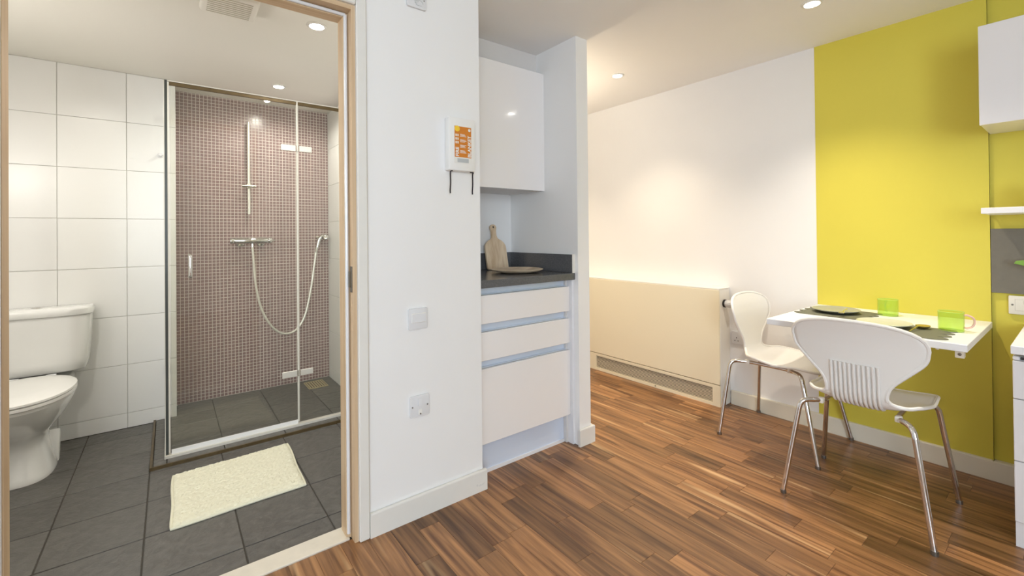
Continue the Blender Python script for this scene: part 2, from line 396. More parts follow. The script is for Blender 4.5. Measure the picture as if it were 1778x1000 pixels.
skirt('baseboard_pillar', [(1.783, 1.903, YA-.006, YA+.01), (1.885, 1.903, YA+.01, 4.2)], 'white skirting block wrapped around the narrow wall end')
skirt('baseboard_right', [(XB-.018, XB+.002, .29, 1.515), (XB-.018, XB+.02, .186, .29)], 'cream skirting board below the yellow wall behind the chairs')
skirt('baseboard_left', [(-2.1, -2.085, -2.4, YA), (-2.085, -.43, YA-.017, YA)], 'white skirting board left of the doorway, out of view')
# doorway lining, one thing in the setting
d = thing('door_1', 'beech bathroom door frame with rubber seal and strike plate', 'door frame', (.09, YA, 0), kind='structure')
ZH = 2.026
obj('jamb', boxes((.538, .556, YA+.045, YA+.105, 0, ZH+.018), (.556, .571, YA-.002, YA+.105, 0, ZH+.036)), 'beech', d)
obj('jamb', boxes((-.372, -.354, YA+.045, YA+.105, 0, ZH+.018), (-.388, -.372, YA-.002, YA+.105, 0, ZH+.036)), 'beech', d)
obj('head', boxes((-.354, .538, YA+.045, YA+.105, ZH, ZH+.018), (-.372, .556, YA-.002, YA+.105, ZH+.018, ZH+.036)), 'beech_head', d)
for x0, x1 in ((.5395, .553), (-.369, -.3555)): obj('seal', tube([((x0+x1)/2, YA+.0395, .02), ((x0+x1)/2, YA+.0395, ZH+.008)], .0065, 8), 'plastic_white', d, smooth=True)
obj('seal', tube([(-.36, YA+.0395, ZH+.009), (.545, YA+.0395, ZH+.009)], .0065, 8), 'plastic_white', d, smooth=True)
obj('architrave', box(.5715, .611, YA-.016, YA-.0002, 0, ZH+.09, .004), 'skirting', d)
obj('architrave', box(-.428, -.3885, YA-.016, YA-.0002, 0, ZH+.09, .004), 'skirting', d)
obj('architrave', box(-.388, .571, YA-.016, YA-.0002, ZH+.0365, ZH+.09, .004), 'skirting', d)
sp = obj('strike_plate', boxes((.5545, .5558, YA+.004, YA+.028, .955, 1.055), (.546, .5545, YA+.010, YA+.022, .975, 1.035)), 'steel_dark', d)
# ------------------------------------------------------------------ downlights
def downlight(x, y, z, label, e, colr, size=104, blend=1.0):
    t = thing('downlight', label, 'ceiling light', (x, y, z), group='recessed ceiling downlights')
    obj('bezel', lathe([(.030, -.001), (.034, -.006), (.043, -.005), (.047, -.0005), (.047, 0), (.030, 0)], (x, y, z), 32), 'lamp_bezel', t, smooth=True)
    obj('lens', lathe([(0, -.0025), (.0295, -.0025), (.0295, -.0005), (0, -.0005)], (x, y, z), 24), 'lamp_lens', t)
    l = bpy.data.lights.new('lamp', 'SPOT'); l.energy = e; l.color = colr; l.spot_size = math.radians(size); l.spot_blend = blend; l.shadow_soft_size = .025
    lo = bpy.data.objects.new('lamp', l); COL.objects.link(lo); lo.parent = t; lo.location = (0, 0, -.012)
downlight(2.478, 2.000, ZC, 'round recessed downlight in the corridor ceiling near the radiator', SPOT_E*.72, WARM2)
downlight(2.465, .810, ZC, 'round recessed downlight above the dining table beside the yellow wall', SPOT_E, WARM)
downlight(2.465, -.38, ZC, 'round recessed downlight over the white drawers, out of view', SPOT_E*.5, WARM)
downlight(2.478, 3.25, ZC, 'round recessed downlight at the far corridor end, hidden by the wall', SPOT_E, WARM2)
downlight(.573, 2.293, ZB, 'round recessed downlight in the bathroom ceiling nearest the doorway', BATH_E, BATHC, 168, .5)
downlight(.594, 3.369, ZB, 'round recessed downlight in the ceiling inside the shower', BATH_E, BATHC, 168, .5)
downlight(-.45, 2.45, ZB, 'extra recessed downlight added above the bathroom floor near the toilet, out of view', BATH_E, BATHC, 168, .5)  # unseen lamp added for more bathroom light
t = thing('added_uplight', 'small white uplight added to brighten the corridor, hidden behind the wall end', 'wall light', (1.885, 2.6, 1.62))  # invented unseen lamp, lifts the corridor ceiling with a warm glow
obj('back_plate', box(1.8855, 1.893, 2.55, 2.65, 1.60, 1.70, .003), 'gloss_white', t)
obj('cup', lathe([(.012, 1.62), (.03, 1.63), (.044, 1.66), (.046, 1.70), (.043, 1.70), (.040, 1.662), (.026, 1.636), (.012, 1.63)], (1.940, 2.6, 0), 28), 'gloss_white', t, smooth=True)
l = bpy.data.lights.new('lamp', 'SPOT'); l.energy = 13; l.color = (1, .85, .64); l.spot_size = math.radians(158); l.spot_blend = .6; l.shadow_soft_size = .04
lo = bpy.data.objects.new('lamp', l); COL.objects.link(lo); lo.parent = t; lo.location = (.055, 0, .09); lo.rotation_euler = (PI, 0, 0)
t = thing('added_bath_light', 'round opal globe added to brighten the bathroom, out of view', 'wall light', (-.98, 2.6, 1.6))  # unseen lamp added to lift the bathroom ceiling; there is no mirror
obj('mount', lathe([(0, 0), (.05, 0), (.05, .03), (.02, .035), (0, .035)], (-.979, 2.6, 1.6), 24, 'X'), 'chrome', t, smooth=True)
obj('globe', lathe([(.02, -.09), (.065, -.065), (.09, 0), (.065, .065), (.02, .09)], (-.87, 2.6, 1.6), 24, 'Z'), 'opal_glow', t, smooth=True)
l = bpy.data.lights.new('lamp', 'POINT'); l.energy = 1.0; l.color = BATHC; l.shadow_soft_size = .12
lo = bpy.data.objects.new('lamp', l); COL.objects.link(lo); lo.parent = t; lo.location = (.25, 0, 0)
t = thing('extractor_fan', 'square cream extractor fan cover on the bathroom ceiling', 'fan', (.21, 2.27, ZB))
obj('cover', box(.105, .315, 2.155, 2.365, ZB-.035, ZB, .012, 3), 'bath_ceiling', t, smooth=True)
for k in range(9): obj('slot', box(.13, .29, 2.185+k*.019, 2.191+k*.019, ZB-.0365, ZB-.0345), 'vent_grey', t)
obj('slot', box(.185, .215, 2.3645, 2.3665, ZB-.022, ZB-.016), 'gap_dark', t)
# ------------------------------------------------------------------ shower enclosure
GY = 2.99; GX = -.012; GT = 2.012
t = thing('shower_enclosure', 'frameless glass shower enclosure with chrome header and hinges', 'shower', (.5, GY, .012))
obj('glass_door', box(.004, .622, GY-.004, GY+.004, .040, 1.985), 'shower_glass', t)
obj('glass_panel', box(.632, XR-.001, GY-.004, GY+.004, .036, 1.985), 'shower_glass', t)
obj('side_glass', box(GX-.004, GX+.004, GY+.008, YB-.004, .036, GT-.01), 'shower_glass', t)
obj('corner_post', box(GX-.008, GX+.004, GY-.006, GY+.008, .020, GT), 'dark_edge', t)
obj('corner_profile', boxes((GX+.0045, GX+.011, GY-.005, GY+.006, .036, GT-.012), (GX-.0115, GX-.0085, GY-.004, GY+.006, .02, GT)), 'silicone', t)
obj('header_rail', box(GX+.012, XR-.001, GY-.006, GY+.006, 1.986, 2.006, .002), 'bronze', t)  # chrome rail, its dark brown reflections put into the base colour
obj('header_cap', box(GX+.005, XR-.001, GY-.007, GY+.007, 2.0065, GT), 'silicone', t)
obj('wall_bracket', box(GX-.016, GX+.012, YB-.022, YB-.001, .325, .36, .002), 'brushed', t)
obj('wall_bracket', box(GX-.016, GX+.012, YB-.022, YB-.001, 1.93, 1.965, .002), 'brushed', t)
sl = obj('sill', boxes((GX-.014, XR-.001, GY-.022, GY+.012, .0122, .026), (GX-.014, GX+.012, GY+.012, YB-.003, .0122, .026)), 'silicone', t)
obj('drip_strip', box(.004, .622, GY-.010, GY-.0045, .0265, .050), 'seat_white', t)
obj('hinge_seal', tube([(.627, GY-.002, .036), (.627, GY-.002, 2.008)], .0062, 10), 'silicone', t, smooth=True)
for z in (1.716, .335):
    h = obj('hinge', box(.535, .618, GY-.013, GY-.0045, z-.019, z+.019, .002), 'hose_silver', t)
    obj('hinge_plate', box(.637, .71, GY-.012, GY-.0045, z-.018, z+.018, .002), 'hose_silver', h)
    obj('hinge_pin', tube([(.627, GY-.012, z-.017), (.627, GY-.012, z+.017)], .006, 10), 'chrome_soft', h, smooth=True)
hd = obj('handle', tube(catmull([(.088, GY-.006, 1.078), (.088, GY-.030, 1.074), (.088, GY-.036, 1.055), (.088, GY-.036, .985), (.088, GY-.030, .964), (.088, GY-.006, .960)], 5), .0085, 10), 'chrome', t, smooth=True)
# shower fittings
t = thing('shower_riser_rail', 'slim chrome riser rail with sliding bracket on the mosaic', 'shower rail', (.472, YM, 1.34))
obj('rail', tube([(.472, YM-.045, 1.344), (.470, YM-.045, 2.033)], .010, 12), 'hose_silver', t, smooth=True)
for z in (1.365, 2.01): obj('wall_mount', tube([(.472, YM-.0005, z), (.472, YM-.05, z)], .009, 10), 'chrome', t, smooth=True)
sl = obj('slider', box(.455, .487, YM-.065, YM-.03, 1.535, 1.572, .006, 2), 'chrome_soft', t, smooth=True)
obj('slider_arm', tube([(.425, YM-.066, 1.553), (.515, YM-.066, 1.553)], .010, 10), 'chrome_soft', sl, smooth=True)
t = thing('shower_valve', 'chrome thermostatic bar valve with two wall flanges', 'shower valve', (.49, YM, 1.10))
obj('bar', lathe([(0, -.113), (.021, -.113), (.0225, -.11), (.0225, .10), (.021, .105), (.0, .105)], (.485, YM-.06, 1.147), 24, 'X'), 'chrome', t, smooth=True)
for s, n in ((-.137, 'temperature_knob'), (.108, 'flow_knob')): obj(n, lathe([(0, 0), (.021, 0), (.0225, .004), (.0225, .022), (.018, .027), (0, .027)], (.485+s, YM-.06, 1.147), 20, 'X'), 'chrome', t, smooth=True)
obj('lever', box(.613, .640, YM-.085, YM-.076, 1.142, 1.151, .003), 'chrome', t)
for x in (.42, .555): obj('flange', lathe([(0, -.05), (.016, -.05), (.016, -.014), (.032, -.008), (.033, -.0008), (0, -.0008)], (x, YM, 1.140), 24, 'Y'), 'chrome', t, smooth=True)
obj('outlet', tube([(.49, YM-.06, 1.126), (.49, YM-.06, 1.098)], .011, 12), 'chrome', t, smooth=True)
t = thing('hand_shower', 'chrome hand shower clipped to the wall with a looping hose', 'hand shower', (.985, YM, 1.1))
obj('wall_clip', tube([(.945, YM-.03, 1.168), (1.025, YM-.03, 1.168)], .011, 12), 'chrome_soft', t, smooth=True)
obj('clip_mount', tube([(.985, YM-.0008, 1.168), (.985, YM-.03, 1.168)], .013, 12), 'chrome_soft', t, smooth=True)
obj('handset', tube(catmull([(1.012, YM-.085, 1.150), (1.004, YM-.078, 1.168), (.985, YM-.068, 1.176), (.966, YM-.063, 1.155), (.953, YM-.061, 1.115), (.945, YM-.06, 1.08), (.937, YM-.058, 1.045)], 4), [.024, .025, .0255, .025, .024, .022, .020, .018, .017, .0165, .016, .0155, .015, .0145, .014, .0138, .0135, .013, .0128, .0125, .012, .0115, .011, .0105, .010], 14), 'chrome', t, smooth=True)
H = [(.490, YM-.06, 1.098), (.498, YM-.06, .98), (.512, YM-.062, .80), (.55, YM-.066, .62), (.62, YM-.07, .485), (.70, YM-.07, .425), (.785, YM-.07, .445), (.85, YM-.066, .55), (.895, YM-.063, .75), (.92, YM-.06, .92), (.937, YM-.058, 1.045)]
obj('hose', tube(catmull(H, 8), .0085, 8), 'hose_silver', t, smooth=True)
t = thing('floor_drain', 'slotted cream metal drain grate in the shower floor', 'drain', (.905, 3.72, .012))
obj('drain_frame', boxes((.835, .975, 3.63, 3.638, .0125, .017), (.835, .975, 3.802, 3.81, .0125, .017), (.835, .841, 3.638, 3.802, .0125, .017), (.969, .975, 3.638, 3.802, .0125, .017)), 'drain_cream', t)
obj('drain_well', box(.841, .969, 3.638, 3.802, .0122, .0135), 'gap_dark', t)
for k in range(7): obj('grate_bar', box(.846+k*.0178, .8565+k*.0178, 3.638, 3.802, .0136, .0165), 'drain_cream', t)
# towel hook
t = thing('wall_hook', 'tiny round white hook on the tiles beside the shower glass', 'hook', (-.045, YB, 1.70))
obj('hook_base', lathe([(0, -.006), (.014, -.006), (.016, -.0005), (0, -.0005)], (-.045, YB, 1.704), 16, 'Y'), 'plastic_white', t, smooth=True)
obj('hook_knob', lathe([(0, -.026), (.008, -.024), (.009, -.018), (.005, -.006), (0, -.006)], (-.045, YB, 1.704), 14, 'Y'), 'plastic_white', t, smooth=True)
# ------------------------------------------------------------------ bath mat
t = thing('bath_mat', 'cream tufted bath mat lying on the slate floor before the shower', 'bath mat', (.26, 2.5, 0))
c4 = [Vector((.002, 2.255)), Vector((.500, 2.266)), Vector((.522, 2.766)), Vector((.008, 2.745))]
def bil(u, v):
    q = (c4[0]*(1-u)+c4[1]*u)*(1-v)+(c4[3]*(1-u)+c4[2]*u)*v
    q = q+Vector((.002*math.sin(v*9+1)*(1 if u > .5 else -1)*abs(2*u-1), .002*math.sin(u*8)*(2*v-1))); return q
rnd = random.Random(3); bm = bmesh.new(); N = 90; V = []
for j in range(N+1):
    row = []
    for i in range(N+1):
        u, v = i/N, j/N; p_ = bil(u, v); e = min(u, v, 1-u, 1-v)
        crn = math.hypot(max(0, .05-min(u, 1-u)), max(0, .05-min(v, 1-v)))
        z = .006+.012*min(1, (e*N/3)**.5) + (rnd.uniform(-.0025, .0035) if e > 0 else 0) + .0012*math.sin(j*1.6)
        if e == 0: z = .002
        row.append(bm.verts.new((p_.x, p_.y, z)))
    V.append(row)
for j in range(N):
    for i in range(N): bm.faces.new((V[j][i], V[j][i+1], V[j+1][i+1], V[j+1][i]))
obj('pile', bm, 'mat_pile', t, smooth=True)
bm = bmesh.new(); atube(bm, [(*bil(u, v), .0065) for u, v in [(k/20, 0) for k in range(20)]+[(1, k/20) for k in range(20)]+[(1-k/20, 1) for k in range(20)]+[(0, 1-k/20) for k in range(20)]], .006, 6, True)
obj('hem', bm, 'mat_pile', t, smooth=True)
# ------------------------------------------------------------------ toilet
TX = -.585
t = thing('toilet', 'white ceramic close-coupled toilet with closed lid against the tiles', 'toilet', (TX, 3.3, 0))
def loft(secs, seg=40, cap=True):
    bm = bmesh.new(); R = []
    for z, hw, yf, yb, pw in secs:
        cy = yf+(yb-yf)*.55; ring = []
        for k in range(seg):
            a = 2*PI*k/seg; ca, sa = math.cos(a), math.sin(a)
            xx = hw*math.copysign(abs(ca)**(2/pw), ca); L = (yb-cy) if sa > 0 else (cy-yf)
            yy = cy+L*math.copysign(abs(sa)**(2/pw), sa); ring.append(bm.verts.new((TX+xx, yy, z)))
        R.append(ring)
    for A, B in zip(R, R[1:]):
        for k in range(seg): bm.faces.new((A[k], A[(k+1) % seg], B[(k+1) % seg], B[k]))
    if cap: bm.faces.new(R[0][::-1]); bm.faces.new(R[-1])
    return bm
obj('pedestal', loft([(0, .116, 3.09, 3.43, 2.7), (.014, .115, 3.092, 3.43, 2.7), (.03, .107, 3.105, 3.43, 2.6), (.08, .096, 3.135, 3.43, 2.5), (.13, .084, 3.16, 3.44, 2.4), (.17, .080, 3.165, 3.45, 2.3), (.20, .092, 3.145, 3.47, 2.2), (.24, .122, 3.085, 3.49, 2.2), (.29, .154, 3.02, 3.51, 2.2), (.34, .178, 2.965, 3.52, 2.2), (.38, .192, 2.93, 3.53, 2.2), (.396, .190, 2.935, 3.53, 2.2)]), 'ceramic', t, smooth=True)
obj('foot_ridge', prism([(3.335, .0), (3.395, .0), (3.395, .15), (3.372, .165)], 'X', TX+.06, TX+.116, .006), 'ceramic', t, smooth=True)
obj('bracket_shelf', box(TX-.15, TX+.15, 3.42, YB-.006, .33, .405, .02, 3), 'ceramic', t, smooth=True)
obj('seat', loft([(.398, .197, 2.912, 3.46, 2.15), (.402, .201, 2.906, 3.462, 2.15), (.413, .201, 2.906, 3.462, 2.15), (.416, .198, 2.91, 3.46, 2.15)]), 'seat_white', t, smooth=True)
obj('lid', loft([(.418, .198, 2.911, 3.452, 2.15), (.422, .202, 2.905, 3.455, 2.15), (.431, .201, 2.906, 3.455, 2.15), (.437, .19, 2.92, 3.45, 2.15), (.441, .12, 3.05, 3.42, 2.1)]), 'seat_white', t, smooth=True)
for s in (-.07, .07): obj('seat_hinge', tube([(TX+s-.02, 3.462, .425), (TX+s+.02, 3.462, .425)], .011, 10), 'plastic_white', t, smooth=True)
obj('cistern', loft([(.435, .196, 3.485, YB-.006, 4.5), (.442, .204, 3.478, YB-.006, 4.5), (.49, .214, 3.470, YB-.006, 4.5), (.60, .222, 3.462, YB-.006, 4.5), (.745, .227, 3.458, YB-.006, 4.5)]), 'ceramic', t, smooth=True)
ld = obj('cistern_lid', loft([(.747, .232, 3.450, YB-.004, 4.2), (.752, .236, 3.446, YB-.004, 4.2), (.780, .236, 3.446, YB-.004, 4.2), (.789, .230, 3.454, YB-.006, 4.2), (.792, .215, 3.470, YB-.02, 4)]), 'ceramic', t, smooth=True)
obj('flush_button', lathe([(0, .006), (.018, .006), (.024, .003), (.026, .0), (0, 0)], (TX+.005, 3.55, .7925), 24), 'chrome', ld, smooth=True)
# ------------------------------------------------------------------ partition fittings
def plate(bmx, x0, x1, z0, z1, d=.010): return prism(rrect(x0, x1, z0, z1, .006), 'Y', YA-d, YA-.0003, .002)
t = thing('light_switch', 'white wide-rocker light switch on the wall above the socket spur', 'switch', (.823, YA, .78))
obj('plate', plate(0, .780, .866, .780, .868), 'plastic_white', t, smooth=True)
obj('bevel_frame', prism(rrect(.791, .858, .808, .848, .004), 'Y', YA-.0125, YA-.0101, .001), 'label_white', t, smooth=True)
obj('rocker', prism([(YA-.0128, .811), (YA-.0165, .811), (YA-.0135, .845), (YA-.0128, .845)], 'X', .794, .855), 'plastic_white', t)
t = thing('fused_spur', 'white switched fuse spur with small screws low on the wall', 'switch', (.827, YA, .42))
obj('plate', plate(0, .783, .871, .416, .504), 'plastic_white', t, smooth=True)
obj('rocker', prism([(YA-.0102, .462), (YA-.016, .462), (YA-.012, .492), (YA-.0102, .492)], 'X', .819, .836), 'plastic_white', t)
obj('fuse_holder', box(.819, .836, YA-.0125, YA-.0101, .425, .447, .001), 'label_white', t)
for x, z in ((.793, .460), (.861, .460), (.8275, .4285)): obj('screw', lathe([(0, -.002), (.0032, -.0015), (.0034, 0), (0, 0)], (x, YA-.0125 if z < .44 else YA-.010, z), 10, 'Y'), 'screw', t)
t = thing('control_plate', 'small white label plate high on the wall near the ceiling', 'plate', (.827, YA, 2.13))
obj('plate', prism(rrect(.783, .872, 2.128, 2.216, .008), 'Y', YA-.012, YA-.0003, .002), 'plastic_white', t, smooth=True)
bm = bmesh.new(); atube(bm, [(.838+.017*math.cos(a), YA-.0124, 2.150+.012*math.sin(a)) for a in [k*.3 for k in range(0, 16)]], .0010, 5); abox(bm, .815, .835, YA-.0126, YA-.0121, 2.155, 2.157); abox(bm, .815, .832, YA-.0126, YA-.0121, 2.148, 2.150); abox(bm, .822, .850, YA-.0126, YA-.0121, 2.139, 2.1405)
obj('print', bm, 'label_grey', t)
obj('indicator', lathe([(0, -.001), (.003, -.0008), (.003, 0), (0, 0)], (.860, YA-.012, 2.166), 10, 'Y'), 'screw', t)
# fire blanket
FX0, FX1, FZ0, FZ1, FD = .958, 1.092, 1.455, 1.688, .042
t = thing('fire_blanket', 'white fire blanket case with orange label and black pull straps', 'fire blanket', ((FX0+FX1)/2, YA, FZ0))
obj('case', box(FX0, FX1, YA-FD, YA-.0005, FZ0, FZ1, .006, 2), 'case_white', t, smooth=True)
fy = YA-FD
lb = obj('label_sheet', box(.982, 1.072, fy-.0012, fy-.0001, 1.487, 1.652), 'label_white', t)
obj('label_orange', box(.9845, 1.0695, fy-.0016, fy-.0012, 1.514, 1.649), 'orange', lb)
obj('label_glow', lathe([(0, -.0004), (.011, -.0004), (.013, 0), (0, 0)], (.998, fy-.0016, 1.638), 18, 'Y'), 'yellow_dot', lb)
obj('label_band', box(.9985, 1.0555, fy-.0016, fy-.0012, 1.491, 1.509), 'label_grey', lb)
def txt(s, size, x, z): # reads upwards on the case front
    return text_bm(s, size, Matrix(((0, -1, 0, x), (0, 0, -1, fy-.0018), (1, 0, 0, z), (0, 0, 0, 1))))
obj('fire_lettering', txt('FIRE', .0225, 1.0052, 1.5165), 'label_white', lb); obj('blanket_lettering', txt('BLANKET', .0225, 1.0672, 1.5165), 'label_white', lb)
for z in (1.573, 1.589, 1.605): # pictograms over FIRE
    bm = bmesh.new()
    for k in range(3): abox(bm, .9885+k*.006, .9925+k*.006, fy-.0020, fy-.0016, z, z+.010)
    obj('pictogram', bm, 'label_white', lb)
for k, z in enumerate((1.533, 1.557, 1.581, 1.605)):
    bm = bmesh.new()
    for j in range(3): abox(bm, 1.012, 1.044-.004*((j+k) % 3), fy-.0020, fy-.0016, z+j*.0045, z+j*.0045+.0022)
    obj('instruction_text', bm, 'label_white', lb)
obj('ring_mark', lathe([(.0035, -.0004), (.0065, -.0004), (.0065, 0), (.0035, 0)], (1.060, fy-.0016, 1.637), 14, 'Y'), 'label_white', lb)
for x in (.970, 1.084): obj('strap', tube(catmull([(x+.012*(1 if x < 1 else -1), YA-.028, FZ0-.0008), (x+.003, YA-.030, FZ0-.003), (x, YA-.030, FZ0-.012), (x+.0015, YA-.028, FZ0-.055), (x, YA-.027, FZ0-.085), (x+.001, YA-.026, FZ0-.100)], 5), .0030, 6), 'ribbon', t, smooth=True)
# ------------------------------------------------------------------ kitchen niche
UX0, UX1 = 1.150, 1.770; FY = 1.79
t = thing('drawer_unit', 'cream gloss three-drawer base unit under the dark worktop', 'cabinet', (1.46, 2.0, 0))
obj('carcass', boxes((UX0, UX0+.016, FY+.022, 2.34, .15, .915), (UX1-.002, UX1+.010, FY+.022, 2.34, .0, .915), (UX0+.016, UX1-.002, FY+.06, 2.34, .15, .90)), 'carcass', t)
obj('side_panel', box(UX1+.0105, UX1+.0245, 1.772, 2.34, 0, .915), 'gloss_white', t)
for z0, z1 in ((.741, .879), (.563, .700), (.162, .523)): obj('drawer_front', box(1.190-.035, 1.7798, FY, FY+.019, z0, z1, .0015), 'cream_gloss', t)
for z0, z1 in ((.88, .915), (.701, .740), (.524, .562)): obj('handle_channel', boxes((UX0+.017, UX1-.003, FY+.035, FY+.045, z0, z1), (UX0+.017, UX1-.003, FY+.021, FY+.035, z0, z0+.004)), 'aluminium', t)
obj('plinth', box(UX0, UX1-.004, 1.834, 1.846, .0, .155), 'plinth_alu', t)
obj('plinth_seal', box(UX0, UX1-.004, 1.828, 1.8338, 0, .016), 'gloss_white', t)
t = thing('worktop', 'dark speckled stone worktop with upstands in the niche', 'worktop', (1.46, 2.0, .918))
obj('slab', box(1.1435, 1.7945, 1.757, 2.3455, .918, .955, .003), 'worktop', t)
obj('upstand', box(1.1435, 1.7945, 2.326, 2.3455, .9555, 1.058, .001), 'worktop', t)
us = obj('upstand', box(1.775, 1.7945, 1.762, 2.3255, .9555, 1.058, .001), 'worktop', t)
obj('upstand_end', box(1.7745, 1.7945, 1.7585, 1.7617, .9555, 1.060), 'plastic_cream', us)
t = thing('wall_cabinet', 'cream gloss wall cupboard filling the niche above the worktop', 'cabinet', (1.46, 2.17, 1.433))
obj('carcass', box(1.1445, 1.785, 2.026, 2.345, 1.436, 2.136), 'carcass', t)
obj('cabinet_door', box(1.146, 1.779, 2.005, 2.0245, 1.433, 2.139, .0015), 'cream_gloss', t)
obj('end_panel', box(1.7795, 1.7945, 2.008, 2.345, 1.433, 2.139), 'cream_gloss', t)
obj('filler_panel', box(1.1445, 1.7945, 2.072, 2.09, 2.14, ZC-.001), 'carcass', t)
# chopping board
t = thing('chopping_board', 'bamboo paddle chopping board leaning against the back of the niche', 'board', (1.63, 2.28, .956))
pts = []
W, Hh = .079, .185
for cx, cz, a0, r in ((W-.03, Hh-.05, 0, .03),): pass
outline = [(-W+.012, 0), (W-.012, 0), (W-.004, .004), (W, .014), (W, .13), (W-.003, .150), (W-.012, .166), (W-.028, .180), (.030, .190), (.021, .200), (.017, .214), (.018, .245), (.022, .258), (.023, .268), (.018, .279), (.008, .285)]
outline = outline+[(-x_, z_) for x_, z_ in outline[::-1] if x_ > -W+.02]
bm = bmesh.new(); A = [bm.verts.new((x_, 0, z_)) for x_, z_ in outline]; f_ = bm.faces.new(A)
ex = bmesh.ops.extrude_face_region(bm, geom=[f_]); bmesh.ops.translate(bm, verts=[v for v in ex['geom'] if isinstance(v, bmesh.types.BMVert)], vec=(0, .013, 0))
bmesh.ops.transform(bm, matrix=Matrix.Translation((1.622, 2.248, .9595)) @ Matrix.Rotation(math.radians(-12), 4, 'X'), verts=bm.verts)
cb = obj('paddle', bm, 'bamboo', t)
bm = lathe([(0, -.0005), (.006, -.0005), (.006, .0138), (0, .0138)], (0, 0, .268), 16, 'Y'); bmesh.ops.transform(bm, matrix=Matrix.Translation((1.622, 2.248, .9595)) @ Matrix.Rotation(math.radians(-12), 4, 'X'), verts=bm.verts)
obj('hanging_hole', bm, 'gap_dark', cb)
t = thing('wooden_plate', 'shallow round wooden plate on the dark worktop', 'plate', (1.58, 2.01, .955))
obj('dish', lathe([(0, .0), (.085, .0), (.125, .008), (.147, .0165), (.150, .020), (.147, .0215), (.12, .014), (.09, .008), (0, .007)], (1.58, 2.01, .9555), 48), 'wood_plate', t, smooth=True)
# ------------------------------------------------------------------ radiator cover
RX = 2.921; RY0 = 1.526; RY1 = 2.95
t = thing('radiator_cover', 'cream metal fan convector cabinet with black slotted grille at floor', 'radiator', (3.0, 2.2, 0))
obj('side', box(RX+.012, XB-.001, RY0, RY0+.012, 0, .786, .002), 'radiator_side', t)
obj('side', box(RX+.012, XB-.001, RY1-.012, RY1, 0, .786, .002), 'radiator_side', t)
obj('top', box(RX+.002, XB-.001, RY0, RY1, .7865, .797, .002), 'radiator_side', t)
obj('front_panel', box(RX, RX+.0115, RY0+.001, RY1-.001, .148, .786, .002), 'radiator', t)
obj('lower_frame', boxes((RX+.0005, RX+.0115, RY0+.001, 1.58, 0, .144), (RX+.0005, RX+.0115, 2.622, RY1-.001, 0, .144), (RX+.0005, RX+.0115, 1.58, 2.622, 0, .022), (RX+.0005, RX+.0115, 1.58, 2.622, .124, .144)), 'radiator', t)
gb = obj('grille_back', box(RX+.0118, RX+.016, 1.575, 2.63, .015, .135), 'black', t)
for k in range(12): obj('slat', box(RX+.006, RX+.0085, 1.5805, 2.6215, .0262+k*.0083, .0294+k*.0083), 'radiator', t)
obj('catch', tube([(RX-.002, 2.03, .010), (RX-.002, 2.03, .020)], .003, 8), 'steel_dark', t)
vk = obj('valve_knob', lathe([(0, -.062), (.019, -.062), (.0225, -.058), (.0235, -.02), (.022, -.012), (0, -.012)], (2.987, RY0, .692), 24, 'Y'), 'plastic_white', t, smooth=True)
obj('valve_collar', lathe([(0, -.012), (.0265, -.011), (.0265, -.0005), (0, -.0005)], (2.987, RY0, .692), 24, 'Y'), 'black', vk, smooth=True)
bm = bmesh.new()
for k in range(16):
    a = 2*PI*k/16; q = Vector((2.987+.0238*math.cos(a), 0, .692+.0238*math.sin(a))); atube(bm, [(q.x, RY0-.056, q.z), (q.x, RY0-.022, q.z)], .0016, 5)
obj('knob_ribs', bm, 'plastic_white', vk)
t = thing('wall_socket', 'white double wall socket behind the far chair by the radiator', 'socket', (XB, 1.44, .41))
obj('plate', prism(rrect(1.367, 1.513, .415, .501, .006), 'X', XB-.010, XB-.0003, .002), 'plastic_white', t, smooth=True)
for y in (1.402, 1.478):
    for dy, dz, a, b in ((0, .020, .0022, .004), (-.011, 0, .0036, .0022), (.011, 0, .0036, .0022)): obj('pin_hole', box(XB-.0106, XB-.0099, y+dy-a, y+dy+a, .437+dz-b, .437+dz+b), 'gap_dark', t)
    obj('switch', box(XB-.013, XB-.0101, y-.012, y-.004, .474, .49, .001), 'plastic_white', t)
# ------------------------------------------------------------------ drawers, shelf and cupboard by the yellow wall
DX = 2.462; DY1 = .182; DY0 = -.62
t = thing('white_drawer_chest', 'white handleless drawer chest under a white top, by the yellow wall', 'drawers', (2.75, -.2, 0))
obj('carcass', box(DX+.022, XB+.009, DY0, DY1, .095, .704), 'gloss_white', t)
for z0, z1 in ((.552, .690), (.324, .549), (.100, .321)): obj('drawer_front', box(DX, DX+.019, DY0+.001, DY1, z0, z1, .002), 'gloss_white', t)
obj('rail', box(DX+.012, DX+.0215, DY0+.03, DY1-.02, .694, .703), 'gap_dark', t)
obj('front_lip', box(DX+.003, DX+.0215, DY1-.018, DY1, .692, .706, .003), 'gloss_white', t)
obj('plinth', box(DX+.022, DX+.032, DY0, DY1, 0, .0945), 'gloss_white', t)
obj('side_plinth', box(DX+.032, XB+.005, DY1-.014, DY1-.002, 0, .0945), 'gloss_white', t)
t = thing('white_worktop', 'white laminate counter top over the white drawer chest', 'worktop', (2.75, -.2, .715))
obj('top_board', box(DX-.004, XB+.0105, DY0-.002, DY1+.004, .7145, .745, .0015), 'worktop_white', t)
t = thing('white_wall_cupboard', 'white gloss wall cupboard at the right edge, above the shelf', 'cabinet', (2.91, 0, 1.62))
obj('carcass', box(2.777, XB+.0105, -.62, .286, 1.624, 2.043), 'gloss_white', t)
obj('cupboard_door', box(2.756, 2.7755, -.165, .2875, 1.621, 2.046, .0015), 'gloss_white', t)
obj('cupboard_door', box(2.756, 2.7755, -.62, -.168, 1.621, 2.046, .0015), 'gloss_white', t)
t = thing('floating_shelf', 'thick white floating shelf below the white wall cupboard', 'shelf', (2.9, 0, 1.24))
